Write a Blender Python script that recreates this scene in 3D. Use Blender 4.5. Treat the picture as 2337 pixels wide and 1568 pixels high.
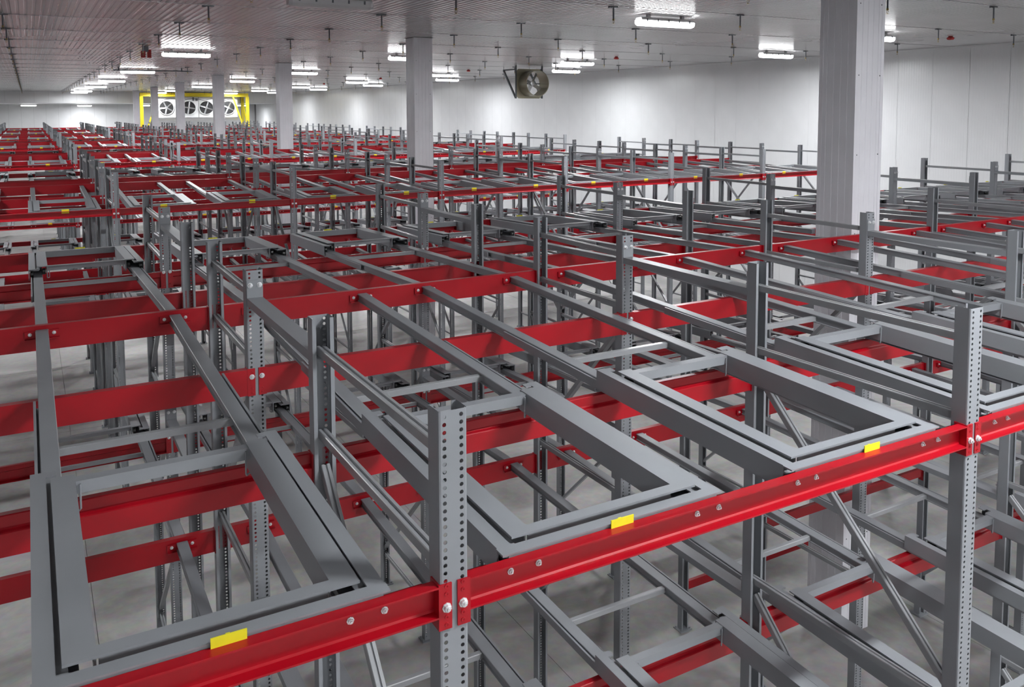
import bpy, math, random
from math import sin, cos, pi, atan, radians
from mathutils import Vector, Matrix

random.seed(7)
scene = bpy.context.scene
for o in list(bpy.data.objects):
    bpy.data.objects.remove(o)

# ------------------------------------------------------------------ camera
Z0 = 4.62                      # height of the top beam level's bolt line above the floor
FPX, CYPX = 1945.0, 391.2      # focal length and principal row, in pixels of the 2337 x 1568 frame
YAW, PITCH, ROLL = radians(29.557), radians(4.148), radians(-0.143)
CAM = Vector((-1.127, -2.409, Z0 + 1.603))
fw = Vector((sin(YAW) * cos(PITCH), cos(YAW) * cos(PITCH), -sin(PITCH)))
rt = Vector((cos(YAW), -sin(YAW), 0))
up = rt.cross(fw)
rt, up = rt * cos(ROLL) + up * sin(ROLL), -rt * sin(ROLL) + up * cos(ROLL)
cd = bpy.data.cameras.new('camera')
cam = bpy.data.objects.new('camera', cd)
scene.collection.objects.link(cam)
m = Matrix((rt, up, -fw)).transposed().to_4x4()
m.translation = CAM
cam.matrix_world = m
cd.sensor_fit = 'HORIZONTAL'
cd.sensor_width = 36
cd.lens = FPX / 2337 * 36
cd.shift_y = -(784 - CYPX) / 2337
cd.clip_start, cd.clip_end = 0.05, 300
scene.camera = cam

# ------------------------------------------------------------------ world and exposure
wd = bpy.data.worlds.new('world')
scene.world = wd
wd.use_nodes = True
wd.node_tree.nodes['Background'].inputs[0].default_value = (0.5, 0.52, 0.56, 1)
wd.node_tree.nodes['Background'].inputs[1].default_value = 0.02
scene.view_settings.view_transform = 'Standard'
scene.view_settings.look = 'None'
scene.view_settings.gamma = 1
scene.view_settings.use_curve_mapping = False
scene.view_settings.exposure = 2.85
LAMP = 60.0                    # strength of a lit lamp
scene.cycles.max_bounces = 4
scene.cycles.diffuse_bounces = 3
scene.cycles.glossy_bounces = 2
scene.cycles.sample_clamp_indirect = 3.0
scene.cycles.adaptive_threshold = 0.07
scene.cycles.use_light_tree=False

# ------------------------------------------------------------------ helpers
C = scene.collection


def seen(x, y, z, mx=430, my=260):
    d = Vector((x, y, z)) - CAM
    w = d.dot(fw)
    if w < 0.15:
        return False
    px = 1168.5 + FPX * d.dot(rt) / w
    py = CYPX - FPX * d.dot(up) / w
    return -mx < px < 2337 + mx and -my < py < 1568 + my


def seen_seg(p, q, n=6):
    return any(seen(*(p[i] + (q[i] - p[i]) * k / n for i in range(3))) for k in range(n + 1))


class MB:
    """collects simple solids into one mesh"""

    def __init__(s):
        s.v, s.f, s.mi = [], [], []
        s.cur = 0

    def face(s, *idx):
        s.f.append(idx)
        s.mi.append(s.cur)

    def box(s, x0, x1, y0, y1, z0, z1):
        n = len(s.v)
        s.v += [(x0, y0, z0), (x1, y0, z0), (x1, y1, z0), (x0, y1, z0), (x0, y0, z1), (x1, y0, z1), (x1, y1, z1), (x0, y1, z1)]
        for f in ((0, 3, 2, 1), (4, 5, 6, 7), (0, 1, 5, 4), (1, 2, 6, 5), (2, 3, 7, 6), (3, 0, 4, 7)):
            s.face(*(n + i for i in f))
        return s

    def prism(s, poly, axis, a, b):
        """extrude a 2D outline along an axis: 'x' outline is (y,z), 'y' outline is (x,z), 'z' outline is (x,y)"""
        n, k = len(s.v), len(poly)
        for t in (a, b):
            for p in poly:
                s.v.append((t, p[0], p[1]) if axis == 'x' else (p[0], t, p[1]) if axis == 'y' else (p[0], p[1], t))
        for i in range(k):
            j = (i + 1) % k
            s.face(n + i, n + j, n + k + j, n + k + i)
        s.face(*(n + i for i in range(k - 1, -1, -1)))
        s.face(*(n + k + i for i in range(k)))
        return s

    def bar(s, p, q, w, h, upv=(0, 0, 1)):
        """rectangular bar from p to q, w across, h along upv"""
        p, q = Vector(p), Vector(q)
        d = (q - p).normalized()
        r = d.cross(Vector(upv)).normalized() * (w / 2)
        u = r.cross(d).normalized() * (h / 2)
        n = len(s.v)
        for c in (p, q):
            for a, b in ((-1, -1), (1, -1), (1, 1), (-1, 1)):
                s.v.append(tuple(c + r * a + u * b))
        for f in ((0, 3, 2, 1), (4, 5, 6, 7), (0, 1, 5, 4), (1, 2, 6, 5), (2, 3, 7, 6), (3, 0, 4, 7)):
            s.face(*(n + i for i in f))
        return s

    def tube(s, pts, r, k=8, closed=False, cap=True):
        pts = [Vector(p) for p in pts]
        n0 = len(s.v)
        for i, p in enumerate(pts):
            a = pts[max(i - 1, 0)]
            b = pts[min(i + 1, len(pts) - 1)]
            d = (b - a).normalized()
            ref = Vector((0, 0, 1)) if abs(d.z) < 0.9 else Vector((1, 0, 0))
            e1 = d.cross(ref).normalized()
            e2 = d.cross(e1)
            for j in range(k):
                t = 2 * pi * j / k
                s.v.append(tuple(p + e1 * (r * cos(t)) + e2 * (r * sin(t))))
        for i in range(len(pts) - 1):
            for j in range(k):
                l = (j + 1) % k
                s.face(n0 + i * k + j, n0 + i * k + l, n0 + (i + 1) * k + l, n0 + (i + 1) * k + j)
        if cap:
            s.face(*(n0 + j for j in range(k - 1, -1, -1)))
            e = n0 + (len(pts) - 1) * k
            s.face(*(e + j for j in range(k)))
        return s

    def lathe(s, prof, c=(0, 0, 0), axis='z', k=16):
        """revolve (radius, height) pairs about an axis through c"""
        n0 = len(s.v)
        for r, h in prof:
            for j in range(k):
                t = 2 * pi * j / k
                a, b = r * cos(t), r * sin(t)
                p = (a, b, h) if axis == 'z' else (h, a, b) if axis == 'x' else (b, h, a)
                s.v.append((c[0] + p[0], c[1] + p[1], c[2] + p[2]))
        for i in range(len(prof) - 1):
            for j in range(k):
                l = (j + 1) % k
                s.face(n0 + i * k + j, n0 + i * k + l, n0 + (i + 1) * k + l, n0 + (i + 1) * k + j)
        return s

    def mesh(s, name, *mats, smooth=False):
        me = bpy.data.meshes.new(name)
        me.from_pydata(s.v, [], s.f)
        for mt in mats:
            me.materials.append(mt)
        if len(mats) > 1:
            me.polygons.foreach_set('material_index', s.mi)
        if smooth:
            me.polygons.foreach_set('use_smooth', [True] * len(me.polygons))
        me.update()
        return me

    def add(s, o, dx=0, dy=0, dz=0, rot=0, mi=None):
        n = len(s.v)
        c, q = cos(rot), sin(rot)
        for x, y, z in o.v:
            s.v.append((x * c - y * q + dx, x * q + y * c + dy, z + dz))
        for f, k in zip(o.f, o.mi):
            s.f.append(tuple(i + n for i in f))
            s.mi.append(k if mi is None else mi)
        return s


def put(name, mesh, parent=None, loc=(0, 0, 0), rot=(0, 0, 0)):
    o = bpy.data.objects.new(name, mesh)
    C.objects.link(o)
    o.parent = parent
    o.location = loc
    o.rotation_euler = rot
    return o


def tag(o, label, cat, group=None):
    o['label'] = label
    o['category'] = cat
    if group:
        o['group'] = group
    return o


def empty(name, loc, rot=(0, 0, 0)):
    o = put(name, None, None, loc, rot)
    o.empty_display_size = 0.1
    return o


def struct(o):
    o['kind'] = 'structure'
    return o


ORD = ['first', 'second', 'third', 'fourth', 'fifth', 'sixth', 'seventh', 'eighth', 'ninth', 'tenth', 'eleventh',
       'twelfth', 'thirteenth', 'fourteenth', 'fifteenth', 'sixteenth', 'seventeenth', 'eighteenth', 'nineteenth',
       'twentieth', 'twenty-first', 'twenty-second', 'twenty-third', 'twenty-fourth', 'twenty-fifth', 'twenty-sixth',
       'twenty-seventh', 'twenty-eighth', 'twenty-ninth', 'thirtieth']
ROW = ['nearest'] + ORD[1:]
LEVEL = ['top', 'lower']
LANE = ['left', 'right']


# ------------------------------------------------------------------ materials
def mat(name, col, rough=0.5, metal=0.0, noise=0.0, nscale=8.0, bump=0.0, bscale=200.0, spec=0.5, emit=None, estr=0.0, rvar=0.0, coat=0.0):
    mt = bpy.data.materials.new(name)
    mt.use_nodes = True
    nt = mt.node_tree
    b = nt.nodes['Principled BSDF']
    b.inputs['Base Color'].default_value = (*col, 1)
    b.inputs['Roughness'].default_value = rough
    b.inputs['Metallic'].default_value = metal
    b.inputs['Specular IOR Level'].default_value = spec
    tc = nt.nodes.new('ShaderNodeTexCoord')
    if noise:
        n = nt.nodes.new('ShaderNodeTexNoise')
        n.inputs['Scale'].default_value = nscale
        n.inputs['Detail'].default_value = 5
        r = nt.nodes.new('ShaderNodeValToRGB')
        r.color_ramp.elements[0].position = 0.3
        r.color_ramp.elements[1].position = 0.7
        r.color_ramp.elements[0].color = (*[max(0, c * (1 - noise)) for c in col], 1)
        r.color_ramp.elements[1].color = (*[min(1, c * (1 + noise)) for c in col], 1)
        nt.links.new(tc.outputs['Object'], n.inputs['Vector'])
        nt.links.new(n.outputs['Fac'], r.inputs['Fac'])
        nt.links.new(r.outputs['Color'], b.inputs['Base Color'])
        if rvar:
            mr = nt.nodes.new('ShaderNodeMapRange')
            mr.inputs['To Min'].default_value = rough - rvar
            mr.inputs['To Max'].default_value = rough + rvar
            nt.links.new(n.outputs['Fac'], mr.inputs['Value'])
            nt.links.new(mr.outputs['Result'], b.inputs['Roughness'])
    if bump:
        n2 = nt.nodes.new('ShaderNodeTexNoise')
        n2.inputs['Scale'].default_value = bscale
        bp = nt.nodes.new('ShaderNodeBump')
        bp.inputs['Strength'].default_value = bump
        bp.inputs['Distance'].default_value = 0.002
        nt.links.new(tc.outputs['Object'], n2.inputs['Vector'])
        nt.links.new(n2.outputs['Fac'], bp.inputs['Height'])
        nt.links.new(bp.outputs['Normal'], b.inputs['Normal'])
    if coat:
        b.inputs['Coat Weight'].default_value = coat
        b.inputs['Coat Roughness'].default_value = 0.22
    if emit:
        b.inputs['Emission Color'].default_value = (*emit, 1)
        b.inputs['Emission Strength'].default_value = estr
    return mt


M_grey = mat('grey_powder_coat', (0.245, 0.257, 0.277), 0.40, noise=0.06, nscale=3.0, bump=0.05, bscale=300, rvar=0.06)
M_brace = mat('grey_gloss_brace', (0.275, 0.284, 0.298), 0.28, noise=0.08, nscale=6.0)
M_red = mat('red_enamel', (0.365, 0.002, 0.010), 0.34, spec=0.42, noise=0.08, nscale=2.5, bump=0.04, bscale=250, rvar=0.05)
M_yel = mat('yellow_tag', (0.80, 0.74, 0.02), 0.5, noise=0.05, nscale=20)
M_zinc = mat('zinc_bolt', (0.80, 0.81, 0.83), 0.32, 0.6, noise=0.1, nscale=60)
M_blk = mat('black_roller', (0.012, 0.012, 0.013), 0.35, noise=0.2, nscale=30)
M_panel = mat('white_wall_panel', (0.70, 0.705, 0.72), 0.30, noise=0.02, nscale=1.5)
M_ceil = mat('ceiling_panel_metal', (0.48, 0.47, 0.475), 0.22, 0.30, noise=0.04, nscale=1.0)
M_joint = mat('panel_joint_sealant', (0.22, 0.22, 0.225), 0.6, noise=0.2, nscale=10)
M_col = mat('column_wrap_panel', (0.74, 0.735, 0.78), 0.4, noise=0.05, nscale=2)
M_fix = mat('lamp_housing_plastic', (0.52, 0.52, 0.53), 0.4, noise=0.05, nscale=10)
M_lens = mat('lit_lamp_lens', (0.8, 0.8, 0.8), 0.5, noise=0.01, emit=(0.98, 0.99, 1.0), estr=2.2)
M_lens_off = mat('unlit_lamp_lens', (0.55, 0.55, 0.56), 0.25, noise=0.02)
M_pipe = mat('grey_sprinkler_pipe', (0.12, 0.125, 0.14), 0.4, 0.4, noise=0.15, nscale=20)
M_brass = mat('brass_sprinkler_head', (0.32, 0.24, 0.10), 0.35, 0.9, noise=0.1, nscale=40)
M_frame = mat('yellow_enamel', (0.72, 0.58, 0.015), 0.4, noise=0.06, nscale=3)
M_white = mat('white_cooler_casing', (0.78, 0.79, 0.80), 0.4, noise=0.03, nscale=3)
M_dark = mat('dark_fan_opening', (0.02, 0.02, 0.022), 0.5, noise=0.2, nscale=10)
M_blade = mat('aluminium_fan_blade', (0.55, 0.56, 0.57), 0.35, 0.8, noise=0.1, nscale=10)
M_galv = mat('olive_galvanised_sheet', (0.30, 0.28, 0.205), 0.30, 0.6, noise=0.04, nscale=3)
M_steel = mat('dark_bracket_steel', (0.10, 0.11, 0.12), 0.4, 0.5, noise=0.1, nscale=10)
M_alarm = mat('red_alarm_plastic', (0.40, 0.02, 0.02), 0.4, noise=0.05, nscale=20)
M_blue = mat('blue_plastic', (0.03, 0.10, 0.5), 0.4, noise=0.05, nscale=20)


def floor_mat():
    mt = bpy.data.materials.new('polished_concrete')
    mt.use_nodes = True
    nt = mt.node_tree
    b = nt.nodes['Principled BSDF']
    g = nt.nodes.new('ShaderNodeNewGeometry')
    n = nt.nodes.new('ShaderNodeTexNoise')
    n.inputs['Scale'].default_value = 0.55
    n.inputs['Detail'].default_value = 7
    n.inputs['Roughness'].default_value = 0.62
    n.inputs['Distortion'].default_value = 0.6
    r = nt.nodes.new('ShaderNodeValToRGB')
    r.color_ramp.elements[0].position, r.color_ramp.elements[1].position = 0.34, 0.68
    r.color_ramp.elements[0].color = (0.20, 0.196, 0.190, 1)
    r.color_ramp.elements[1].color = (0.43, 0.42, 0.41, 1)
    n2 = nt.nodes.new('ShaderNodeTexNoise')
    n2.inputs['Scale'].default_value = 9
    n2.inputs['Detail'].default_value = 6
    mx = nt.nodes.new('ShaderNodeMixRGB')
    mx.blend_type = 'OVERLAY'
    mx.inputs['Fac'].default_value = 0.25
    nt.links.new(g.outputs['Position'], n.inputs['Vector'])
    nt.links.new(g.outputs['Position'], n2.inputs['Vector'])
    nt.links.new(n.outputs['Fac'], r.inputs['Fac'])
    nt.links.new(r.outputs['Color'], mx.inputs['Color1'])
    nt.links.new(n2.outputs['Color'], mx.inputs['Color2'])
    nt.links.new(mx.outputs['Color'], b.inputs['Base Color'])
    mr = nt.nodes.new('ShaderNodeMapRange')
    mr.inputs['To Min'].default_value, mr.inputs['To Max'].default_value = 0.28, 0.5
    nt.links.new(n.outputs['Fac'], mr.inputs['Value'])
    nt.links.new(mr.outputs['Result'], b.inputs['Roughness'])
    return mt


M_floor = floor_mat()

# ------------------------------------------------------------------ room shell
W = 2.7432                     # bay width, post line to post line
XR, XL = 21.65, -14.0          # right and left walls
YB, YF = 84.0, -16.0           # bulkhead at the far end, wall behind the camera
YE = 98.0                      # end wall of the lower annex
ZC = Z0 + 3.34                 # ceiling
ZA = Z0 + 2.30                 # annex ceiling

# floor: base slab plus sawn slabs
fl = struct(put('floor', MB().box(XL - 0.3, XR + 0.3, YF - 0.3, YE + 0.3, -0.30, -0.03).mesh('floor', M_floor)))
SX, SY = 4.455, 4.56
slab = MB().box(0.003, SX - 0.003, 0.003, SY - 0.003, -0.03, 0).mesh('slab', M_floor)
for i in range(8):
    for j in range(25):
        put('slab', slab, fl, (XL + i * SX, YF + j * SY, 0))

# ceiling: ribbed metal panels laid in strips, a joint between strips
PIT = 0.124
PY = 3.1
cl = struct(put('ceiling', MB().box(XL - 0.3, XR + 0.3, YF - 0.3, YB + 0.25, ZC + 0.04, ZC + 0.3).mesh('ceiling', M_joint)))
pb = MB()
nr = int((XR - XL) / PIT)
prof = []
for k in range(nr + 1):
    x = XL + k * PIT
    prof += [(x, ZC + 0.009), (x + 0.030, ZC + 0.009), (x + 0.045, ZC), (x + 0.109, ZC)]
prof = [p for p in prof if p[0] < XR]
n = len(prof)
for y in (0.012, PY - 0.012):
    pb.v += [(x, y, z) for x, z in prof]
for k in range(n - 1):
    pb.face(k, n + k, n + k + 1, k + 1)
pb.box(XL, XR, -0.022, 0.022, ZC - 0.006, ZC + 0.0088)
pb.box(XL, XR, 0.012, 0.018, ZC + 0.0091, ZC + 0.04)
pb.box(XL, XR, PY - 0.018, PY - 0.012, ZC + 0.0091, ZC + 0.04)
pm = pb.mesh('panel', M_ceil)
YC0 = 15.55 - 11 * PY
for j in range(34):
    y = YC0 + j * PY
    if y + PY > YF and y + PY < YB + 0.5:
        put('panel', pm, cl, (0, y, 0))

# right wall: tall white panels with fine vertical ribs
PW = 1.12
wr = struct(put('wall_right', MB().box(XR + 0.03, XR + 0.3, YF, YE, 0, ZC).mesh('wall_right', M_joint)))


def wall_panel(w, h, rib=0.08, d=0.0025):
    b = MB()
    ys = [(0.004, 0)]
    k = 0
    y = rib * 0.5
    while y < w - 0.02:
        ys += [(y - 0.006, 0), (y, d), (y + 0.006, 0)]
        y += rib
    ys.append((w - 0.004, 0))
    n = len(ys)
    for z in (0, h):
        b.v += [(dx, yy, z) for yy, dx in ys]
    for k in range(n - 1):
        b.face(k, n + k, n + k + 1, k + 1)
    b.box(0.006, 0.03, 0.004, 0.010, 0, h)
    b.box(0.006, 0.03, w - 0.010, w - 0.004, 0, h)
    return b


wpm = wall_panel(PW, ZC).mesh('panel', M_panel)
for j in range(int((YE - YF) / PW)):
    put('panel', wpm, wr, (XR, YF + j * PW, 0))
wl = struct(put('wall_left', MB().box(XL - 0.3, XL - 0.03, YF, YE, 0, ZC).mesh('wall_left', M_joint)))
for j in range(int((YE - YF) / PW)):
    put('panel', wpm, wl, (XL, YF + (j + 1) * PW, 0), (0, 0, pi))
wf = struct(put('wall_front', MB().box(XL, XR, YF - 0.3, YF - 0.03, 0, ZC).mesh('wall_front', M_joint)))
for j in range(int((XR - XL) / PW)):
    put('panel', wpm, wf, (XL + j * PW, YF, 0), (0, 0, -pi / 2))
# bulkhead at the far end, above the lower annex
bh = struct(put('wall_bulkhead', MB().box(XL, XR, YB + 0.03, YB + 0.3, ZA, ZC).mesh('wall_bulkhead', M_joint)))
bpm = wall_panel(PW, ZC - ZA).mesh('panel', M_panel)
for j in range(int((XR - XL) / PW) + 1):
    put('panel', bpm, bh, (XL + (j + 1) * PW, YB, ZA), (0, 0, pi / 2))
struct(put('ceiling_annex', MB().box(XL, XR, YB + 0.01, YE, ZA - 0.02, ZA + 0.1).mesh('ceiling_annex', M_panel)))
wb = struct(put('wall_back', MB().box(XL, XR, YE + 0.03, YE + 0.3, 0, ZA).mesh('wall_back', M_joint)))
apm = wall_panel(PW, ZA).mesh('panel', M_panel)
for j in range(int((XR - XL) / PW) + 1):
    put('panel', apm, wb, (XL + (j + 1) * PW, YE, 0), (0, 0, pi / 2))
struct(put('trim_1', MB().box(XR - 0.06, XR, YF, YB, ZC - 0.05, ZC - 0.001).mesh('trim_1', M_panel)))

# ------------------------------------------------------------------ building columns
CW, CD = 0.47, 0.50
XC = 6.97


def column_face(w, h):
    b = MB()
    xs = [(0, 0)]
    for g in (0.2, 0.4, 0.6, 0.8):
        xs += [(w * g - 0.006, 0), (w * g, 0.004), (w * g + 0.006, 0)]
    xs.append((w, 0))
    n = len(xs)
    for z in (0, h):
        b.v += [(x, y, z) for x, y in xs]
    for k in range(n - 1):
        b.face(k, k + 1, n + k + 1, n + k)
    b.box(0, w, 0.0045, 0.02, 0, h)
    return b


cf1 = column_face(CW - 0.02, ZC).mesh('panel', M_col)
cf2 = column_face(CD - 0.02, ZC).mesh('panel', M_col)
ctrim = MB().prism([(0, 0), (0.05, 0), (0.05, 0.004), (0.004, 0.004), (0.004, 0.05), (0, 0.05)], 'z', 0, ZC).mesh('corner_trim', M_col)
ccap = MB().box(-0.03, CW + 0.03, -0.03, CD + 0.03, ZC - 0.012, ZC - 0.002).mesh('cap_plate', M_joint)
crv = MB()
for z in (1.2, 2.4, 3.6, 4.8, 5.7, 6.6, 7.4):
    crv.lathe([(0.0, -0.007), (0.006, -0.006), (0.008, -0.001)], (0.05, 0, z), 'y', 8)
    crv.lathe([(0.0, -0.007), (0.006, -0.006), (0.008, -0.001)], (CW - 0.06, 0, z), 'y', 8)
crv = crv.mesh('rivets', M_steel)
COLY = [4.05, 16.6, 29.2, 41.75, 54.1, 66.4, 78.8]
COLW = ['nearest white column, floor to ceiling, at the right', 'second nearest column, centre of the photo beside the racks',
        'third nearest column, left of the second, before the far wall', 'fourth nearest column, right in front of the cooling unit fans',
        'fifth nearest column, between two fans of the cooling unit', 'sixth nearest column, in front of the cooling unit left side',
        'farthest slim column, left beside the yellow frame']
for k, y in enumerate(COLY):
    e = tag(empty('building_column', (XC, y, 0)), COLW[k], 'column', 'wrapped building columns in one line')
    put('panel', cf1, e, (0.01, 0, 0))
    put('panel', cf1, e, (CW - 0.01, CD, 0), (0, 0, pi))
    put('panel', cf2, e, (0, CD - 0.01, 0), (0, 0, -pi / 2))
    put('panel', cf2, e, (CW, 0.01, 0), (0, 0, pi / 2))
    put('corner_trim', ctrim, e, (-0.003, -0.003, 0))
    put('corner_trim', ctrim, e, (CW + 0.003, -0.003, 0), (0, 0, pi / 2))
    put('corner_trim', ctrim, e, (-0.003, CD + 0.003, 0), (0, 0, -pi / 2))
    put('corner_trim', ctrim, e, (CW + 0.003, CD + 0.003, 0), (0, 0, pi))
    put('cap_plate', ccap, e)
    if k < 2:
        put('rivets', crv, e)

# ------------------------------------------------------------------ rack steel: shared meshes
PWX, PDY = 0.100, 0.080        # post width and depth
HT = Z0 + 0.663                # post height


def hole_post(h):
    """lipped channel, web towards -y, two columns of punched holes"""
    b = MB()
    t = 0.003
    hw, y0, y1 = PWX / 2, -PDY / 2, PDY / 2
    pitch, r, cx = 0.0254, 0.0072, 0.0295
    nz = int((h - 0.04) / pitch)
    z0 = h - nz * pitch - 0.006
    ca = [(r * cos(pi * (2 * i + 1) / 8), r * sin(pi * (2 * i + 1) / 8)) for i in range(8)]
    hx, hz = 0.0127, pitch / 2
    sq = [(hx, 0.4 * hz), (0.4 * hx, hz), (-0.4 * hx, hz), (-hx, 0.4 * hz), (-hx, -0.4 * hz), (-0.4 * hx, -hz), (0.4 * hx, -hz), (hx, -0.4 * hz)]
    cr = [(hx, hz), (-hx, hz), (-hx, -hz), (hx, -hz)]
    for s in (-1, 1):
        for k in range(nz):
            zc = z0 + (k + 0.5) * pitch
            n = len(b.v)
            for yy in (y0, y0 + t):
                b.v += [(s * cx + x, yy, zc + z) for x, z in ca]
            b.v += [(s * cx + x, y0, zc + z) for x, z in sq]
            b.v += [(s * cx + x, y0, zc + z) for x, z in cr]
            for i in range(8):
                j = (i + 1) % 8
                b.face(n + i, n + 16 + i, n + 16 + j, n + j)          # front sheet
                b.face(n + i, n + j, n + 8 + j, n + 8 + i)            # wall of the hole
            b.face(n + 16, n + 24, n + 17)
            b.face(n + 18, n + 25, n + 19)
            b.face(n + 20, n + 26, n + 21)
            b.face(n + 22, n + 27, n + 23)
    ztop = z0 + nz * pitch

    def quad(p, q, za, zb):
        n = len(b.v)
        b.v += [(p[0], p[1], za), (q[0], q[1], za), (q[0], q[1], zb), (p[0], p[1], zb)]
        b.face(n, n + 1, n + 2, n + 3)
    c = 0.008
    e = cx + hx
    for s in (-1, 1):
        quad((s * e, y0), (s * (hw - c), y0), 0, h)
    quad((-cx + hx, y0), (cx - hx, y0), 0, h)
    for s in (-1, 1):
        quad((s * (cx - hx), y0), (s * e, y0), 0, z0)
        quad((s * (cx - hx), y0), (s * e, y0), ztop, h)
    # bends, flanges and lips, outside and inside
    for s in (-1, 1):
        out = [(hw - c, y0), (hw - 0.002, y0 + 0.002), (hw, y0 + c), (hw, y1), (hw - 0.018, y1), (hw - 0.018, y1 - t), (hw - t, y1 - t), (hw - t, y0 + c), (hw - c, y0 + t)]
        for i in range(len(out) - 1):
            p, q = out[i], out[i + 1]
            quad((s * p[0], p[1]), (s * q[0], q[1]), 0, h)
    return b


def plain_post(h):
    b = MB()
    hw, y0, y1, t, c = PWX / 2, -PDY / 2, PDY / 2, 0.003, 0.008
    poly = [(-hw + c, y0), (hw - c, y0), (hw, y0 + c), (hw, y1), (hw - 0.018, y1), (hw - 0.018, y1 - t), (hw - t, y1 - t), (hw - t, y0 + t),
            (-hw + t, y0 + t), (-hw + t, y1 - t), (-hw + 0.018, y1 - t), (-hw + 0.018, y1), (-hw, y1), (-hw, y0 + c)]
    return b.prism(poly, 'z', 0, h)


post_me = hole_post(HT).mesh('post', M_grey)
PP = plain_post(HT)


def strut_poly():
    return [(-0.021, -0.019), (0.021, -0.019), (0.021, 0.016), (0.018, 0.019), (0.006, 0.019), (0.004, 0.011), (-0.004, 0.011), (-0.006, 0.019), (-0.018, 0.019), (-0.021, 0.016)]


def strut(l):
    return MB().prism(strut_poly(), 'y', -l / 2, l / 2)


L1, L2 = 1.356, 1.215
SZ = [0.51, 0.12, -1.35, -2.78, -4.2]
DG = [(-0.03, -1.26), (-1.44, -2.69), (-2.87, -4.11)]
strut_me = {l: strut(l).mesh('strut', M_brace) for l in (L1, L2)}


def diag(l, h):
    d = math.hypot(l - 0.05, h)
    return MB().prism(strut_poly(), 'y', -d / 2, d / 2)


diag_me = {l: diag(l, DG[0][0] - DG[0][1]).mesh('diagonal_brace', M_brace) for l in (L1, L2)}
bpl = MB().box(-0.085, 0.085, -0.07, 0.07, 0, 0.012)
for sx in (-1, 1):
    bpl.lathe([(0.011, 0.012), (0.011, 0.03), (0.0, 0.03)], (sx * 0.068, -0.045, 0), 'z', 6)
    bpl.lathe([(0.011, 0.012), (0.011, 0.03), (0.0, 0.03)], (sx * 0.068, 0.045, 0), 'z', 6)
base_me = bpl.mesh('base_plate', M_grey)


def frame_whole(l, high_back):
    b = MB()
    b.add(PP)
    b.add(PP, 0, l, 0, pi)
    for z in SZ:
        b.add(strut(l), 0, l / 2, Z0 + z)
    for za, zb in DG:
        p, q = (0, l - 0.03, Z0 + za), (0, 0.03, Z0 + zb)
        if not high_back:
            p, q = (0, 0.03, Z0 + za), (0, l - 0.03, Z0 + zb)
        b.bar(p, q, 0.042, 0.036)
    b.add(bpl)
    b.add(bpl, 0, l)
    return b


frame_far = {True: frame_whole(L1, True).mesh('upright_frame', M_grey), False: frame_whole(L2, False).mesh('upright_frame', M_grey)}


def make_frame(x, y, dr, front, label, detail):
    """frame of two posts; local +y runs from the rack's front to its back"""
    l = L1 if front else L2
    g = 'upright frames of the racks'
    if not detail:
        return tag(put('upright_frame', frame_far[front], None, (x, y, 0), (0, 0, 0 if dr > 0 else pi)), label, 'frame', g)
    e = tag(empty('upright_frame', (x, y, 0), (0, 0, 0 if dr > 0 else pi)), label, 'frame', g)
    put('post', post_me, e)
    put('post', post_me, e, (0, l, 0), (0, 0, pi))
    put('base_plate', base_me, e)
    put('base_plate', base_me, e, (0, l, 0))
    for z in SZ:
        put('strut', strut_me[l], e, (0, l / 2, Z0 + z))
    for za, zb in DG:
        a = math.atan2(za - zb, l - 0.06)
        put('diagonal_brace', diag_me[l], e, (0, l / 2, Z0 + (za + zb) / 2), (a if front else -a, 0, 0))
    return e


# beams (length W minus the post), local x along the beam from its middle, local y towards the back of the rack
BL = (W - PWX) / 2
t5 = 0.006
front_poly = [(-0.046, -0.005), (0.0, -0.005), (0.0, 0.100), (-0.046, 0.100), (-0.046, 0.094), (-0.012, 0.092), (-0.007, 0.087), (-0.007, 0.010), (-0.012, 0.004), (-0.046, 0.001)]
step_poly = [(0.046, 0.030), (0.014, 0.030), (0.010, 0.026), (0.010, -0.018), (0.004, -0.024), (-0.010, -0.030), (-0.014, -0.034), (-0.014, -0.127), (0.046, -0.127), (0.046, -0.121), (-0.006, -0.121), (-0.006, -0.036), (0.016, -0.024), (0.016, 0.024), (0.046, 0.024)]
supp_poly = [(-0.044, 0.073), (0.006, 0.073), (0.006, 0.066), (-0.036, 0.064), (-0.036, -0.074), (0.006, -0.076), (0.006, -0.083), (-0.044, -0.083)]
back_poly = [(0.0, 0.195), (0.045, 0.195), (0.045, 0.188), (0.007, 0.186), (0.007, 0.039), (0.045, 0.037), (0.045, 0.030), (0.0, 0.030)]


def end_plate(side, yf, z0, z1, back):
    """red angle: one leg on the post's outer face, one along its side; local to the beam, side -1 left / +1 right"""
    b = MB()
    s = side
    xe = BL
    fy = -PDY / 2 - 0.006 if not back else PDY / 2
    x0, x1 = sorted((s * (xe - 0.006), s * (xe + 0.040)))
    b.box(x0, x1, fy, fy + 0.006, z0, z1)
    xa, xb = sorted((s * (xe - 0.006), s * xe))
    ya, yb = sorted((fy + (0.006 if not back else 0), 0.02 if not back else -0.02))
    b.box(xa, xb, ya, yb, z0, z1)
    xm = s * (xe + 0.021)
    dy = -1 if not back else 1
    yy = fy if not back else fy + 0.006
    n = 6
    for k in range(n):
        z = z0 + 0.016 + k * 0.0254
        if z < z1 - 0.006 and k not in (2, 3):
            b.lathe([(0.008, 0), (0.0075, 0.002 * dy), (0.004, 0.002 * dy), (0.0035, 0.0005 * dy), (0.0, 0.0005 * dy)], (xm, yy, z), 'y', 8)
    return b


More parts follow.
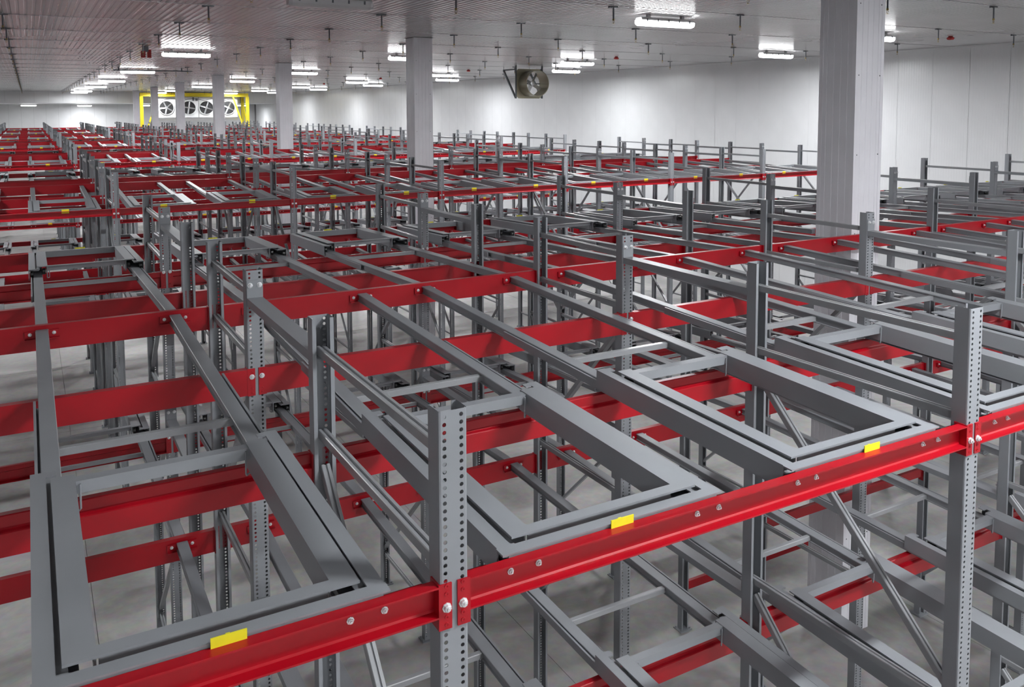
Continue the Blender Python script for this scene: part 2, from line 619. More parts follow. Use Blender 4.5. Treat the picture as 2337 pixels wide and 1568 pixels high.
def bolt(r=0.012, l=0.012, axis='y', d=-1):
    b = MB()
    b.lathe([(r * 1.35, 0), (r * 1.35, 0.003 * d), (r, 0.003 * d), (r, l * d), (r * 0.75, (l + 0.002) * d), (r * 0.5, (l + 0.002) * d), (r * 0.45, (l + 0.007) * d), (0, (l + 0.007) * d)], (0, 0, 0), axis, 8)
    return b


bolt_me = bolt().mesh('bolt', M_zinc)
bolt_s_me = bolt(0.009, 0.008).mesh('bolt', M_zinc)
KIND = {
    'front_beam': (front_poly, -0.045, 0.105, False),
    'step_beam': (step_poly, -0.131, 0.034, True),
    'support_beam': (supp_poly, -0.087, 0.077, False),
    'back_beam': (back_poly, 0.026, 0.199, True),
}
beam_me, plate_me, beam_far = {}, {}, {}
LC = [0.69 - W / 2, 2.055 - W / 2]          # lane centres, from the middle of the bay
RH = 0.41                                  # rail offset from the lane centre
for k, (poly, z0, z1, back) in KIND.items():
    beam_me[k] = MB().prism(poly, 'x', -BL + 0.006, BL - 0.006).mesh(k, M_red)
    for s in (-1, 1):
        plate_me[k, s] = end_plate(s, 0, z0, z1, back).mesh('end_plate', M_red)
    fb = MB().prism(poly, 'x', -BL + 0.006, BL - 0.006)
    for s in (-1, 1):
        fb.add(end_plate(s, 0, z0, z1, back))
    fb.cur = 1
    if k == 'front_beam':
        for c in LC:
            for r in (-1, 1):
                for q in (-0.05, 0.05):
                    n0 = len(fb.v)
                    fb.lathe([(0.012, -0.007), (0.011, -0.017), (0, -0.017)], (c + r * RH + q, 0, 0.058), 'y', 6)
    for s in (-1, 1):
        fb.lathe([(0.014, -PDY / 2 - 0.006), (0.012, -PDY / 2 - 0.018), (0, -PDY / 2 - 0.018)], (s * (BL + 0.021), 0, 0.025), 'y', 6) if not back else None
    beam_far[k] = fb.mesh(k, M_red, M_zinc)
BLAB = {'front_beam': 'red front beam', 'step_beam': 'red creased inner beam', 'support_beam': 'red flat inner beam', 'back_beam': 'tall red back beam'}


def make_beam(k, x, y, z, dr, label, detail):
    g = {'front_beam': 'red front beams', 'step_beam': 'red creased inner beams', 'support_beam': 'red flat inner beams', 'back_beam': 'red back beams'}[k]
    rot = (0, 0, 0 if dr > 0 else pi)
    loc = (x + W / 2, y, Z0 + z)
    if not detail:
        return tag(put(k, beam_far[k], None, loc, rot), label, 'beam', g)
    o = tag(put(k, beam_me[k], None, loc, rot), label, 'beam', g)
    back = KIND[k][3]
    for s in (-1, 1):
        p = put('end_plate', plate_me[k, s], o)
        zb = 0.028 if k != 'back_beam' else 0.11
        yb = -PDY / 2 - 0.006 if not back else PDY / 2 + 0.006
        put('bolt', bolt_me, p, (s * (BL + 0.021), yb, zb), (0, 0, 0 if not back else pi))
    if k == 'front_beam' and detail > 1:
        for c in LC:
            for r in (-1, 1):
                for q in (-0.055, 0.055):
                    put('bolt', bolt_s_me, o, (c + r * RH + q, -0.007, 0.058))
    return o


# rails: local y from the front beam to the back beam, tilted a little
RS = atan(0.031)
RLEN = 3.905
RHT, RW = 0.058, 0.075


def rail_solid(l0, l1):
    b = MB()
    h = RW / 2
    b.prism([(-h, 0), (h, 0), (h, 0.006), (h - 0.010, 0.008), (h - 0.010, RHT - 0.010), (h, RHT - 0.008), (h, RHT - 0.003), (h - 0.003, RHT),
             (-h + 0.003, RHT), (-h, RHT - 0.003), (-h, RHT - 0.008), (-h + 0.010, RHT - 0.010), (-h + 0.010, 0.008), (-h, 0.006)], 'y', l0, l1)
    return b


def guide_solid(l0, l1, s):
    x0 = s * (RW / 2 + 0.010)
    a, c = sorted((x0, x0 + s * 0.012))
    b = MB().box(a, c, l0, l1, 0.005, RHT - 0.004)
    a2, c2 = sorted((s * (RW / 2 - 0.012), x0 + s * 0.001))
    b.box(a2, c2, l0, l1, 0.008, 0.014)
    return b


def clip_solid(y):
    b = MB()
    b.box(-0.10, 0.10, y - 0.006, y, 0.000, 0.050)
    b.box(-0.10, 0.10, y - 0.030, y - 0.006, -0.004, 0.002)
    return b


GL = 2.5
rail_me = rail_solid(0.008, RLEN).mesh('rail', M_grey)
rail_short_me = rail_solid(0.008, 3.10).mesh('rail', M_grey)
guide_me = {s: guide_solid(0.02, GL, s).mesh('guide_strip', M_grey) for s in (-1, 1)}
clip_me = clip_solid(RLEN + 0.006).mesh('end_clip', M_red)
tie_me = MB().prism([(-0.018, 0), (0.018, 0), (0.018, 0.030), (0.013, 0.034), (-0.013, 0.034), (-0.018, 0.030)], 'x', -RH + RW / 2 - 0.01, RH - RW / 2 + 0.01).mesh('tie_bar', M_brace)
rf = MB()
for s in (-1, 1):
    rf.add(rail_solid(0.008, RLEN), s * RH)
    rf.add(guide_solid(0.02, GL, s), s * RH)
rf.box(-RH + 0.03, RH - 0.03, 1.82, 1.855, 0.012, 0.045)
rails_far = rf.mesh('rail_pair', M_grey)


def make_rails(x, y, z, dr, label, detail, short=False):
    rot = (RS, 0, 0 if dr > 0 else pi)
    loc = (x, y, Z0 + z - 0.0075)
    g = 'sloping rail pairs of the lanes'
    if not detail:
        return tag(put('rail_pair', rails_far, None, loc, rot), label, 'rails', g)
    e = tag(empty('rail_pair', loc, rot), label, 'rails', g)
    for s in (-1, 1):
        r = put('rail', rail_short_me if short else rail_me, e, (s * RH, 0, 0))
        put('guide_strip', guide_me[s], r)
        if not short and detail > 1:
            c = put('end_clip', clip_me, r)
            for q in (-0.07, 0.07):
                put('bolt', bolt_s_me, r, (q, RLEN, 0.030))
    put('tie_bar', tie_me, e, (0, 1.84, 0.010))
    return e


# carts: local origin at the middle of the front edge, top at z = 0
CS = atan(0.033)
CH = 0.485                     # half width of the outer cart
CLEN = 1.40


def cart_side(s):
    b = MB()
    poly = [(CH, 0), (CH, -0.098), (CH - 0.006, -0.098), (CH - 0.006, -0.006), (CH - 0.055, -0.006), (CH - 0.055, 0)]
    if s < 0:
        poly = [(-x, z) for x, z in reversed(poly)]
    b.prism(poly, 'y', 0.050, CLEN)
    a, c = sorted((s * (CH - 0.006), s * (CH - 0.085)))
    b.box(a, c, 0.060, CLEN - 0.06, -0.022, -0.017)
    a, c = sorted((s * (CH - 0.055), s * (CH - 0.090)))
    b.box(a, c, CLEN - 0.05, CLEN - 0.005, -0.006, 0)
    return b


def cart_front():
    b = MB()
    b.box(-CH - 0.004, CH + 0.004, 0.0, 0.050, -0.006, 0.0)
    b.box(-CH + 0.02, CH - 0.02, 0.003, 0.009, -0.040, -0.006)
    return b


IH = CH - 0.070                # half width of the inner cart


def inner_side(s):
    b = MB()
    poly = [(IH, 0.012), (IH, 0.004), (IH - 0.079, 0.004), (IH - 0.079, -0.095), (IH - 0.085, -0.095), (IH - 0.085, 0.012)]
    if s < 0:
        poly = [(-x, z) for x, z in reversed(poly)]
    b.prism(poly, 'y', 0.122, 1.30)
    return b


def inner_front():
    b = MB()
    b.box(-IH, IH, 0.072, 0.122, 0.004, 0.012)
    b.box(-IH + 0.09, IH - 0.09, 0.114, 0.120, -0.050, 0.004)
    return b


def inner_rear():
    b = MB()
    b.box(-IH + 0.085, IH - 0.085, 1.235, 1.285, 0.000, 0.008)
    b.box(-IH + 0.085, IH - 0.085, 1.235, 1.241, -0.042, 0.000)
    return b


def hook():
    b = MB()
    b.tube([(0, 0, 0.0), (0, 0, -0.10), (0.004, 0.006, -0.108), (0.018, 0.020, -0.108), (0.022, 0.026, -0.10), (0.022, 0.026, 0.0)], 0.004, 6)
    return b


def wheel(l=0.03, r=0.030):
    b = MB()
    b.lathe([(0, -l / 2), (r * 0.5, -l / 2), (r, -l / 2 + 0.004), (r, l / 2 - 0.004), (r * 0.5, l / 2), (0, l / 2)], (0, 0, 0), 'x', 14)
    return b


cs_me = {s: cart_side(s).mesh('side_channel', M_grey) for s in (-1, 1)}
cfm = cart_front().mesh('front_bar', M_grey)
is_me = {s: inner_side(s).mesh('side_channel', M_grey) for s in (-1, 1)}
ifm = inner_front().mesh('front_bar', M_grey)
irm = inner_rear().mesh('rear_bar', M_grey)
hook_me = hook().mesh('stop_hook', M_grey)
wheel_me = wheel().mesh('wheel', M_blk)
tag_me = MB().box(-0.050, 0.050, -0.010, -0.006, -0.042, 0.018).box(-0.006, 0.006, -0.0062, 0.01, -0.004, 0.010).mesh('yellow_tag', M_yel)
of = MB()
for s in (-1, 1):
    of.add(cart_side(s))
    for yy in (0.25, CLEN - 0.04):
        of.cur = 2
        w_ = wheel()
        w_.mi = [2] * len(w_.f)
        of.add(w_, s * (CH - 0.04), yy, -0.045)
of.add(cart_front())
of.cur = 1
of.box(-0.050, 0.050, -0.010, -0.006, -0.042, 0.018)
outer_far = of.mesh('outer_cart', M_grey, M_yel, M_blk)
inf = MB()
for s in (-1, 1):
    inf.add(inner_side(s))
    w_ = wheel()
    w_.mi = [1] * len(w_.f)
    inf.add(w_, s * (IH - 0.05), 1.27, -0.05)
inf.add(inner_front())
inf.add(inner_rear())
inner_far = inf.mesh('inner_cart', M_grey, M_blk)


def make_carts(x, y, z, dr, where, detail, dx=0.0):
    rot = (CS, 0, 0 if dr > 0 else pi)
    loc = (x + dx, y, Z0 + z + 0.113)
    go, gi = 'outer carts of the lanes', 'inner carts nested in the outer carts'
    lo = 'grey outer pallet cart with yellow tag, ' + where
    li = 'grey inner pallet cart, ' + where
    if not detail:
        tag(put('outer_cart', outer_far, None, loc, rot), lo, 'cart', go)
        tag(put('inner_cart', inner_far, None, loc, rot), li, 'cart', gi)
        return
    e = tag(empty('outer_cart', loc, rot), lo, 'cart', go)
    f = put('front_bar', cfm, e)
    put('yellow_tag', tag_me, f)
    for s in (-1, 1):
        c = put('side_channel', cs_me[s], e)
        if detail > 1:
            put('wheel', wheel_me, c, (s * (CH - 0.026), CLEN - 0.035, -0.048))
    i = tag(empty('inner_cart', loc, rot), li, 'cart', gi)
    put('front_bar', ifm, i)
    r = put('rear_bar', irm, i)
    for s in (-1, 1):
        c = put('side_channel', is_me[s], i)
        if detail > 1:
            put('wheel', wheel_me, c, (s * (IH - 0.055), 1.27, -0.040))
            put('stop_hook', hook_me, r, (s * (IH - 0.100), 1.225, 0.0), (0, 0, 0 if s > 0 else pi * 0.5))


# spacers between frames, flat topped, with a bolted plate on one end
def spacer(l):
    b = MB()
    b.prism([(-0.045, 0), (0.045, 0), (0.045, -0.045), (0.041, -0.045), (0.041, -0.004), (-0.041, -0.004), (-0.041, -0.045), (-0.045, -0.045)], 'y', 0, l)
    return b


SPL = {1: 2.70 - 1.356 - PDY, 2: 5.32 - 3.915 - PDY}
sp_me = {k: spacer(l).mesh('channel', M_grey) for k, l in SPL.items()}
sp_plate = MB().box(-0.046, 0.046, -0.005, 0, -0.045, 0.105).mesh('end_plate', M_grey)
sp_far = {}
for k, l in SPL.items():
    b = spacer(l)
    b.box(-0.046, 0.046, l - 0.005, l, -0.045, 0.105)
    b.box(-0.046, 0.046, 0, 0.005, -0.045, 0.105)
    sp_far[k] = b.mesh('row_spacer', M_grey)


def make_spacer(kind, x, y, z, label, detail):
    g = 'flat spacers tying the frames'
    if not detail:
        return tag(put('row_spacer', sp_far[kind], None, (x, y, Z0 + z)), label, 'spacer', g)
    e = tag(empty('row_spacer', (x, y, Z0 + z)), label, 'spacer', g)
    put('channel', sp_me[kind], e)
    for yy in (0.005, SPL[kind]):
        p = put('end_plate', sp_plate, e, (0, yy, 0))
        for q in (-0.027, 0.027):
            put('bolt', bolt_me, p, (q, -0.005 if yy > 0.1 else 0, 0.075), (0, 0, 0 if yy > 0.1 else pi))


# ------------------------------------------------------------------ racks
LP = 1.655                     # level pitch
FA, FB, FC, FD = 0.0, 1.356, 2.70, 3.915
RACKS = []                     # (row number, front y, direction, shares its back beam)
RACKS.append((0, 0.0, 1))
RACKS.append((1, 7.825, -1))
BASES = [11.93, 24.55, 36.95, 49.3, 61.65, 74.0]
for k, y in enumerate(BASES):
    RACKS.append((2 + 2 * k, y, 1))
    if k < 5:
        RACKS.append((3 + 2 * k, y + 9.235, -1))
LINES = list(range(-1, 7))
NB = len(LINES) - 1
for row, y0, dr in RACKS:
    rw = ROW[row] + ' rack row'
    near = row < 4
    lv = 2 if row < 6 else 1
    det = 2 if row < 2 else 1 if row < 4 else 0
    shared = row == 1
    for li, i in enumerate(LINES):
        x = i * W
        line = ORD[li] + ' post line from left'
        if (row < 2 and i < 1) or seen_seg((x, y0, 0), (x, y0, HT)) or seen_seg((x, y0 + dr * FB, 0), (x, y0 + dr * FB, HT)):
            make_frame(x, y0, dr, True, 'grey upright frame, %s, front pair, %s' % (rw, line), row < 6)
        if not shared:
            if (row < 2 and i < 1) or seen_seg((x, y0 + dr * FC, 0), (x, y0 + dr * FD, HT)) or seen_seg((x, y0 + dr * FC, 0), (x, y0 + dr * FC, HT)):
                make_frame(x, y0 + dr * FC, dr, False, 'grey upright frame, %s, rear pair, %s' % (rw, line), row < 6)
        else:
            yy = y0 + dr * FC
            if seen_seg((x, yy, 0), (x, yy, HT)):
                e = tag(empty('single_post', (x, yy, 0)), 'single grey upright post behind tall red back beam, %s' % line, 'post', 'single posts between the two nearest rack rows')
                put('post', post_me, e, (0, 0, 0), (0, 0, pi))
                put('base_plate', base_me, e)
        ys = y0 + FB + PDY / 2 if dr > 0 else y0 - FC + PDY / 2
        if seen(x, ys, Z0 + 0.5) or seen(x, ys + 1.2, Z0 + 0.5):
            make_spacer(1, x, ys, 0.5, 'grey row spacer inside %s, near the top, %s' % (rw, line), near)
        if row < 2 and (seen(x, ys, Z0 - 1.45) or seen(x, ys + 1.2, Z0 - 1.45)):
            make_spacer(1, x, ys, -1.45, 'grey row spacer inside %s, mid height, %s' % (rw, line), near)
        if row >= 2 and dr > 0:
            ys = y0 + FD + PDY / 2
            if seen(x, ys, Z0 + 0.5):
                make_spacer(2, x, ys, 0.5, 'grey row spacer behind %s, near the top, %s' % (rw, line), near)
    for bi in range(NB):
        x = LINES[bi] * W
        bay = ORD[bi] + ' bay from left'
        for L in range(lv):
            z = -L * LP
            far_low = row in (4, 5) and L > 0
            for k, ly in (('front_beam', FA), ('step_beam', FB), ('support_beam', FC), ('back_beam', FD)):
                if shared and k == 'back_beam':
                    continue
                if far_low and k != 'front_beam':
                    continue
                yy = y0 + dr * ly
                if seen_seg((x, yy, Z0 + z), (x + W, yy, Z0 + z), 8):
                    make_beam(k, x, yy, z, dr, '%s, %s, %s level, %s' % (BLAB[k], rw, LEVEL[L], bay), det)
            for q in (0, 1):
                xl = x + W / 2 + LC[q]
                where = '%s, %s level, %s bay, %s lane' % (rw, LEVEL[L], ORD[bi], LANE[q])
                if not seen_seg((xl, y0, Z0 + z), (xl, y0 + dr * FD, Z0 + z), 8):
                    continue
                if far_low and dr < 0:
                    continue
                if not far_low:
                    make_rails(xl, y0, z, dr, 'grey sloped rail pair, ' + where, max(det, 1) if near else 0, short=(row == 1 and bi == 3 and q == 1))
                if (row == 0 and bi < 2) or seen_seg((xl, y0, Z0 + z), (xl, y0 + dr * 1.4, Z0 + z), 4):
                    make_carts(xl, y0, z, dr, where, det)

# two low tie beams round the nearest column
tb = MB().prism([(-0.02, 0), (0.02, 0), (0.02, -0.1), (-0.02, -0.1)], 'x', -BL + 0.006, BL - 0.006)
for s_ in (-1, 1):
    xa, xb = sorted((s_ * (BL - 0.006), s_ * BL))
    tb.box(xa, xb, -0.03, 0.03, -0.15, 0.01)
tbm = tb.mesh('tie_beam', M_red)
tag(put('tie_beam', tbm, None, (2.5 * W, FD, Z0 - 2.76)), 'low red tie beam passing just in front of nearest column', 'beam', 'low red tie beams')
tag(put('tie_beam', tbm, None, (2.5 * W, 7.825 - FC, Z0 - 4.04)), 'lowest red tie beam near the floor behind nearest column', 'beam', 'low red tie beams')

# ------------------------------------------------------------------ ceiling lights
FLN = 1.30
M_lens.cycles.emission_sampling = 'NONE'
LD = bpy.data.lights.new('lamp_glow', 'AREA')
LD.shape = 'RECTANGLE'
LD.size, LD.size_y = 1.22, 0.15
LD.energy = LAMP * pi * 0.21
LD.spread = radians(178)
LD.color = (0.965, 0.985, 1.0)


def glow(parent):
    o = bpy.data.objects.new('lamp_glow', LD)
    C.objects.link(o)
    o.parent = parent
    o.location = (0, 0, -0.164)



def lamp_meshes():
    b = MB()
    h = FLN / 2
    b.prism([(-0.070, 0.0), (0.070, 0.0), (0.10, -0.025), (0.10, -0.055), (-0.10, -0.055), (-0.10, -0.025)], 'x', -h + 0.03, h - 0.03)
    for x in (-h + 0.25, h - 0.25):
        b.box(x - 0.03, x + 0.03, -0.03, 0.03, 0.0, 0.06)
    house = b.mesh('housing', M_fix)
    q = MB()
    n = 12
    sec = [(-0.094, -0.055), (-0.092, -0.115), (-0.070, -0.150), (0.0, -0.158), (0.070, -0.150), (0.092, -0.115), (0.094, -0.055)]
    st = [(-h, 0.80), (-h + 0.05, 1), (h - 0.05, 1), (h, 0.80)]
    k = len(sec)
    for x, s in st:
        q.v += [(x, y * s, -0.055 + (z + 0.055) * s) for y, z in sec]
    for i in range(len(st) - 1):
        for j in range(k - 1):
            q.face(i * k + j, i * k + j + 1, (i + 1) * k + j + 1, (i + 1) * k + j)
    q.face(*range(k - 1, -1, -1))
    q.face(*((len(st) - 1) * k + j for j in range(k)))
    c = MB()
    for x in (-0.5, -0.25, 0.0, 0.25, 0.5):
        for s in (-1, 1):
            c.box(x - 0.012, x + 0.012, s * 0.103 - 0.006, s * 0.103 + 0.006, -0.080, -0.030)
    return house, q.mesh('lens', M_lens), c.mesh('clips', M_steel), q.mesh('lens', M_lens_off)


house_me, lens_me, clips_me, lens_off_me = lamp_meshes()
LROW = [('first', 2.9, [10.2, 23.6, 36.0, 48.4, 60.9, 75.5, 81.5]), ('second', 9.25, [10.1, 22.4, 34.2, 46.0, 58.5, 71.5, 80.5]),
        ('third', 15.5, [10.4, 22.3, 33.6, 45.0, 56.8, 68.8, 80.5]), ('fourth', 18.5, [16.1, 27.6, 39.2, 50.5, 62.5, 76.0])]
for nm, x, ys in LROW:
    for k, y in enumerate(ys):
        off = nm == 'first' and k == 0
        e = tag(empty('ceiling_light', (x, y, ZC - 0.06)), ('unlit grey' if off else 'bright') + ' strip light, %s row from left, %s from camera' % (nm, ORD[k]), 'light', 'strip lights under the ceiling')
        put('housing', house_me, e)
        put('lens', lens_off_me if off else lens_me, e)
        if not off:
            glow(e)
        put('clips', clips_me, e)
# unseen lamps added behind the camera so the near racks are lit from the front
k = 0
for x in (2.9, 9.25, 15.5):
    for y in (-1.6, -8.0, -14.0):
        e = tag(empty('ceiling_light', (x, y, ZC - 0.06)), 'added unseen strip light behind the camera, place %s' % ORD[k], 'light', 'strip lights under the ceiling')
        put('housing', house_me, e)
        put('lens', lens_me, e)
        glow(e)
        k += 1
# unseen fill row, added left of the frame to brighten the left racks
for k, y in enumerate((-7.0, 10.0, 22.0, 34.0, 46.0, 58.0, 70.0)):
    e = tag(empty('ceiling_light', (-3.6, y, ZC - 0.06)), 'added unseen fill light left of the frame, %s from camera' % ORD[k], 'light', 'strip lights under the ceiling')
    put('housing', house_me, e)
    put('lens', lens_me, e)
    glow(e)
for k, (x, y) in enumerate(((-1.0, 92.5), (4.0, 95.5), (9.2, 92.5), (19.0, 92.5))):  # one of these lamps is extra, added to brighten the annex
    e = tag(empty('ceiling_light', (x, y, ZA - 0.10)), 'small strip light in the low annex, %s from left' % ORD[k], 'light', 'strip lights under the ceiling')
    put('housing', house_me, e)
    put('lens', lens_me, e)
    glow(e)

# ------------------------------------------------------------------ sprinklers
def sprinkler_parts():
    a = MB()
    a.tube([(0, 0, 0), (0, 0, -0.22)], 0.014, 8)
    b = MB()
    b.box(-0.085, 0.085, -0.014, 0.014, -0.022, -0.004)
    b.box(-0.10, -0.045, -0.018, 0.018, -0.034, -0.002)
    h = MB()
    h.lathe([(0.018, -0.21), (0.020, -0.235), (0.012, -0.242), (0.0, -0.243)], k=10)
    h.tube([(-0.008, 0, -0.24), (-0.020, 0, -0.262), (0, 0, -0.288)], 0.004, 5)
    h.tube([(0.008, 0, -0.24), (0.020, 0, -0.262), (0, 0, -0.288)], 0.004, 5)
    h.lathe([(0.0, -0.289), (0.024, -0.292), (0.024, -0.296), (0.0, -0.296)], k=10)
    return a, b, h


sa, sb, sh = sprinkler_parts()
s_drop, s_clamp, s_head = sa.mesh('drop_pipe', M_pipe), sb.mesh('clamp', M_steel), sh.mesh('sprinkler_head', M_brass)
sa.add(sb)
sa.add(sh, mi=1)
s_far = sa.mesh('sprinkler', M_pipe, M_brass)
SXS = [-1.45, 1.55, 4.55, 7.55, 10.35, 13.25, 16.2, 19.2]
for i, x in enumerate(SXS):
    n = 0
    for j in range(28):
        y = 15.55 + (j - 3) * PY + (0.05 if i % 2 else -0.05)
        if y > YB - 1 or not seen(x, y, ZC, 60, 60):
            continue
        if abs(x - XC - CW / 2) < 0.6 and any(abs(y - cy - 0.25) < 0.5 for cy in COLY):
            continue
        lab = 'grey sprinkler drop under ceiling, %s row from left, %s from camera' % (ORD[i], ORD[n])
        n += 1
        if y < 27:
            e = tag(empty('sprinkler', (x, y, ZC)), lab, 'sprinkler', 'sprinkler drops along the ceiling joints')
            put('drop_pipe', s_drop, e)
            put('clamp', s_clamp, e)
            put('sprinkler_head', s_head, e)
        else:
            tag(put('sprinkler', s_far, None, (x, y, ZC)), lab, 'sprinkler', 'sprinkler drops along the ceiling joints')

# red alarm horns under the ceiling
am = MB()
am.lathe([(0.0, 0), (0.045, 0), (0.055, -0.02), (0.085, -0.035), (0.085, -0.06), (0.065, -0.085), (0.0, -0.09)], k=16)
am = am.mesh('alarm_horn', M_alarm)
AL = [((15.9, 20.6), 'red alarm dome on ceiling, right of the round duct fan'), ((18.3, 10.4), 'red alarm dome on ceiling at the far right by the lamp'),
      ((15.6, 30.9), 'red alarm dome on ceiling, left of the round duct fan'), ((15.6, 41.5), 'red alarm dome on ceiling left of second nearest column'),
      ((15.7, 52.0), 'small red alarm dome on ceiling, farthest of the right row')]
for (x, y), lab in AL:
    tag(put('alarm_dome', am, None, (x, y, ZC)), lab, 'alarm', 'red alarm domes')
hb = tag(empty('alarm_horn', (1.75, 22.9, ZC)), 'red and grey alarm horn on ceiling left of a strip light', 'alarm')
put('mount_box', MB().box(-0.06, 0.06, -0.06, 0.06, -0.14, 0).mesh('mount_box', M_pipe), hb)
put('red_horn', MB().box(-0.13, -0.02, -0.07, 0.07, -0.30, -0.12).box(0.03, 0.13, -0.05, 0.05, -0.30, -0.08).mesh('red_horn', M_alarm), hb)

# ------------------------------------------------------------------ round duct fan hanging from the ceiling
FX, FY, FZ = 16.345, 27.0, Z0 + 2.63
e = tag(empty('duct_fan', (FX, FY, ZC)), 'round olive metal duct fan hung on a triangular bracket', 'fan')
fz = FZ - ZC
pl = MB()
N = 32
R0, H = 0.50, 0.585
for yy in (0.0, 0.03):
    for k in range(N):
        t = 2 * pi * (k + 0.5) / N
        c, s_ = cos(t), sin(t)
        q = H / max(abs(c), abs(s_))
        pl.v += [(R0 * c, yy, fz + R0 * s_), (q * c, yy, fz + q * s_)]
for k in range(N):
    l = (k + 1) % N
    pl.face(2 * k, 2 * l, 2 * l + 1, 2 * k + 1)
    pl.face(2 * N + 2 * k, 2 * N + 2 * k + 1, 2 * N + 2 * l + 1, 2 * N + 2 * l)
    pl.face(2 * k + 1, 2 * l + 1, 2 * N + 2 * l + 1, 2 * N + 2 * k + 1)
put('square_plate', pl.mesh('square_plate', M_galv), e)
dc = MB().lathe([(R0, 0.02), (R0, -0.64), (R0 + 0.02, -0.65), (R0 + 0.02, -0.67), (R0 - 0.006, -0.67), (R0 - 0.006, 0.02)], (0, 0, fz), 'y', 40)
put('duct', dc.mesh('duct', M_galv, smooth=False), e)
bl = MB().bar((0.06, -0.2, 0), (0.46, -0.2, 0), 0.14, 0.012, (0, 0.85, 0.5)).mesh('blade', M_blade)
for k in range(4):
    put('blade', bl, e, (0, 0, fz), (0, 2 * pi * k / 4 + 0.5, 0))
put('hub', MB().lathe([(0.0, -0.30), (0.09, -0.28), (0.09, -0.05), (0.0, -0.05)], (0, 0, fz), 'y', 14).mesh('hub', M_blade), e)
mo = MB()
mo.bar((-0.48, -0.03, fz + 0.0), (0.48, -0.03, fz + 0.0), 0.04, 0.04)
put('motor_bar', mo.mesh('motor_bar', M_steel), e)
for sx in (-1, 1):
    br = MB()
    x = sx * (H + 0.02)
    br.bar((x, 0.0, fz + H - 0.02), (x, 1.02, fz + H - 0.02), 0.05, 0.05)
    br.bar((x, 1.0, fz + H - 0.03), (x, 0.02, fz - H + 0.02), 0.06, 0.06)
    br.bar((x, 0.0, fz - H), (x, 0.0, 0.0), 0.05, 0.05, (0, 1, 0))
    br.bar((x, 1.0, fz + H - 0.02), (x, 1.0, 0.0), 0.012, 0.012, (0, 1, 0))
    put('bracket', br.mesh('bracket', M_steel), e)

# ------------------------------------------------------------------ cooling unit at the far end, in a yellow frame
UY = 82.3
u = tag(empty('cooling_unit', (12.95, UY, Z0 + 0.75)), 'white cooling unit with four big round fans inside yellow frame', 'cooling unit')
UW, UH = 3.55, 2.10
put('casing', MB().box(-UW, UW, 0.0, 1.5, 0.15, UH).mesh('casing', M_white), u)
put('drain_pan', MB().prism([(0.0, 0.14), (1.5, 0.14), (1.2, -0.1), (0.2, -0.1)], 'x', -UW, UW).mesh('drain_pan', M_white), u)
put('seam_strip', MB().box(-0.02, 0.02, -0.012, -0.001, 0.15, UH).box(-UW, UW, -0.012, -0.001, 0.16, 0.20).mesh('seam_strip', M_joint), u)
for k, x in enumerate((10.11, 12.06, 13.63, 15.63)):
    dx, dz = x - 12.95, 1.10
    f = put('fan', MB().lathe([(0.66, -0.001), (0.68, -0.03), (0.66, -0.10), (0.62, -0.10), (0.60, -0.002)], (0, 0, 0), 'y', 32).mesh('fan', M_white), u, (dx, 0, dz))
    put('opening', MB().lathe([(0.60, -0.006), (0.0, -0.006)], (0, 0, 0), 'y', 32).mesh('opening', M_dark), f)
    nb_ = 5 if k == 0 else 4
    if k == 0:
        ub = MB().bar((0.08, -0.05, 0), (0.57, -0.05, 0), 0.13, 0.014, (0, 0.94, 0.35)).mesh('blade', M_blade)
        uh = MB().lathe([(0.0, -0.09), (0.11, -0.08), (0.11, -0.03)], (0, 0, 0), 'y', 14).mesh('hub', M_blade)
    for j in range(nb_):
        put('blade', ub, f, (0, 0, 0), (0, 2 * pi * j / nb_ + (0.5 if k == 0 else 0.15 * k), 0))
    put('hub', uh, f)
cb = MB()
pts = []
for k in range(41):
    t = k / 40
    x = -UW + 0.3 + t * (2 * UW - 0.6)
    pts.append((x, -0.02, UH - 0.30 + 0.12 * abs(sin(t * pi * 3.5))))
cb.tube(pts, 0.02, 6)
put('cable', cb.mesh('cable', M_dark), u)
put('junction_box', MB().box(-0.55, -0.40, -0.06, -0.001, UH - 0.35, UH - 0.02).box(-0.28, -0.08, -0.06, -0.001, UH - 0.35, UH - 0.12).mesh('junction_box', M_steel), u)

yf = tag(empty('yellow_frame', (12.6, 81.6, 0)), 'tall yellow steel frame standing around the cooling unit', 'frame')
FXL, FXR, FTOP = -4.70, 4.70, Z0 + 3.22
put('top_beam', MB().prism([(-0.12, 0), (0.12, 0), (0.12, -0.04), (0.03, -0.06), (0.03, -0.28), (0.12, -0.30), (0.12, -0.34), (-0.12, -0.34), (-0.12, -0.30), (-0.03, -0.28), (-0.03, -0.06), (-0.12, -0.04)], 'x', FXL - 0.1, FXR + 0.1).mesh('top_beam', M_frame), yf, (0, 0, FTOP))
pm_ = MB().prism([(-0.14, -0.12), (0.14, -0.12), (0.14, 0.12), (-0.14, 0.12)], 'z', 0, FTOP - 0.34).mesh('leg', M_frame)
for x in (FXL, FXR):
    put('leg', pm_, yf, (x, 0, 0))
    put('leg', pm_, yf, (x, 2.2, 0))
    put('side_beam', MB().box(-0.1, 0.1, 0.12, 2.08, -0.3, -0.04).mesh('side_beam', M_frame), yf, (x, 0, FTOP))
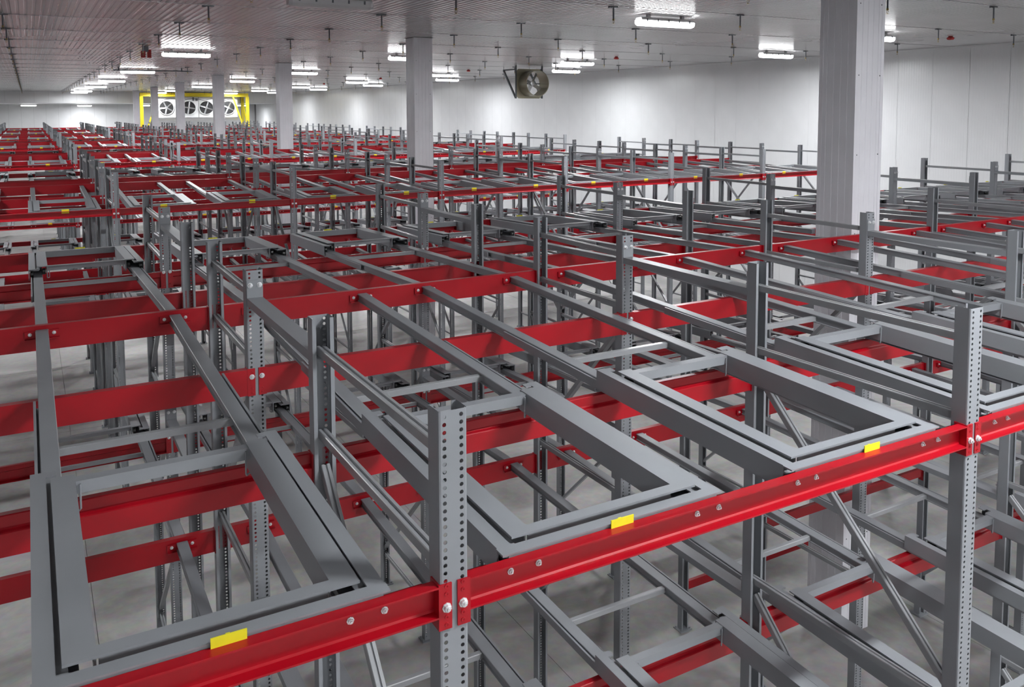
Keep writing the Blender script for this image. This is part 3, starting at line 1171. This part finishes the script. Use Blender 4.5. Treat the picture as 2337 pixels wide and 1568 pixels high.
bb = MB().bar((FXR - 1.35, 0, FTOP - 0.3), (FXR - 0.3, 0, Z0 - 0.4), 0.12, 0.12, (0, 1, 0)).mesh('diagonal_brace', M_frame)
put('diagonal_brace', bb, yf)
put('diagonal_brace', MB().bar((FXR, 2.1, FTOP - 0.5), (FXR, 0.1, Z0 - 0.4), 0.1, 0.1, (1, 0, 0)).mesh('diagonal_brace', M_frame), yf)
put('diagonal_brace', MB().bar((FXL + 0.9, 0.3, Z0 + 1.2), (FXL + 0.25, 0.3, Z0 - 0.6), 0.12, 0.12, (0, 1, 0)).mesh('diagonal_brace', M_frame), yf)
pu = tag(empty('pump_pipework', (9.0, 82.6, 0)), 'white and black pipework between yellow leg and cooling unit', 'pipes')
put('white_pipe', MB().tube([(0, 0, Z0 - 1.0), (0, 0, Z0 + 2.7), (0.5, 0, Z0 + 2.7)], 0.10, 10).mesh('white_pipe', M_white), pu)
put('black_pipe', MB().tube([(0.3, 0.1, Z0 - 1.0), (0.3, 0.1, Z0 + 2.3)], 0.05, 8).mesh('black_pipe', M_dark), pu)
put('valve', MB().lathe([(0.0, -0.1), (0.2, -0.08), (0.2, 0.08), (0.0, 0.1)], (0.12, -0.1, Z0 + 0.6), 'z', 12).mesh('valve', M_steel), pu)

# red call point on the right wall, seen between the racks
cp = tag(empty('call_point', (XR, 23.1, Z0 - 2.1)), 'small red and white call point on right wall behind racks', 'alarm')
put('back_box', MB().box(-0.06, 0.0, -0.16, 0.16, -0.12, 0.24).mesh('back_box', M_white), cp)
put('red_front', MB().box(-0.075, -0.0605, -0.02, 0.15, -0.06, 0.20).mesh('red_front', M_alarm), cp)
# trapeze pipe under the ceiling at the left
tp = tag(empty('ceiling_pipe', (1.9, 35.2, ZC)), 'thin dark pipe hung level under the ceiling at left', 'pipe')
put('pipe', MB().tube([(0, 0, -0.12), (3.0, 0, -0.12)], 0.022, 8).mesh('pipe', M_pipe), tp)
put('hanger', MB().box(0.18, 0.24, -0.03, 0.03, -0.15, 0).mesh('hanger', M_pipe), tp)
put('hanger', MB().box(2.56, 2.62, -0.03, 0.03, -0.15, 0).mesh('hanger', M_pipe), tp)
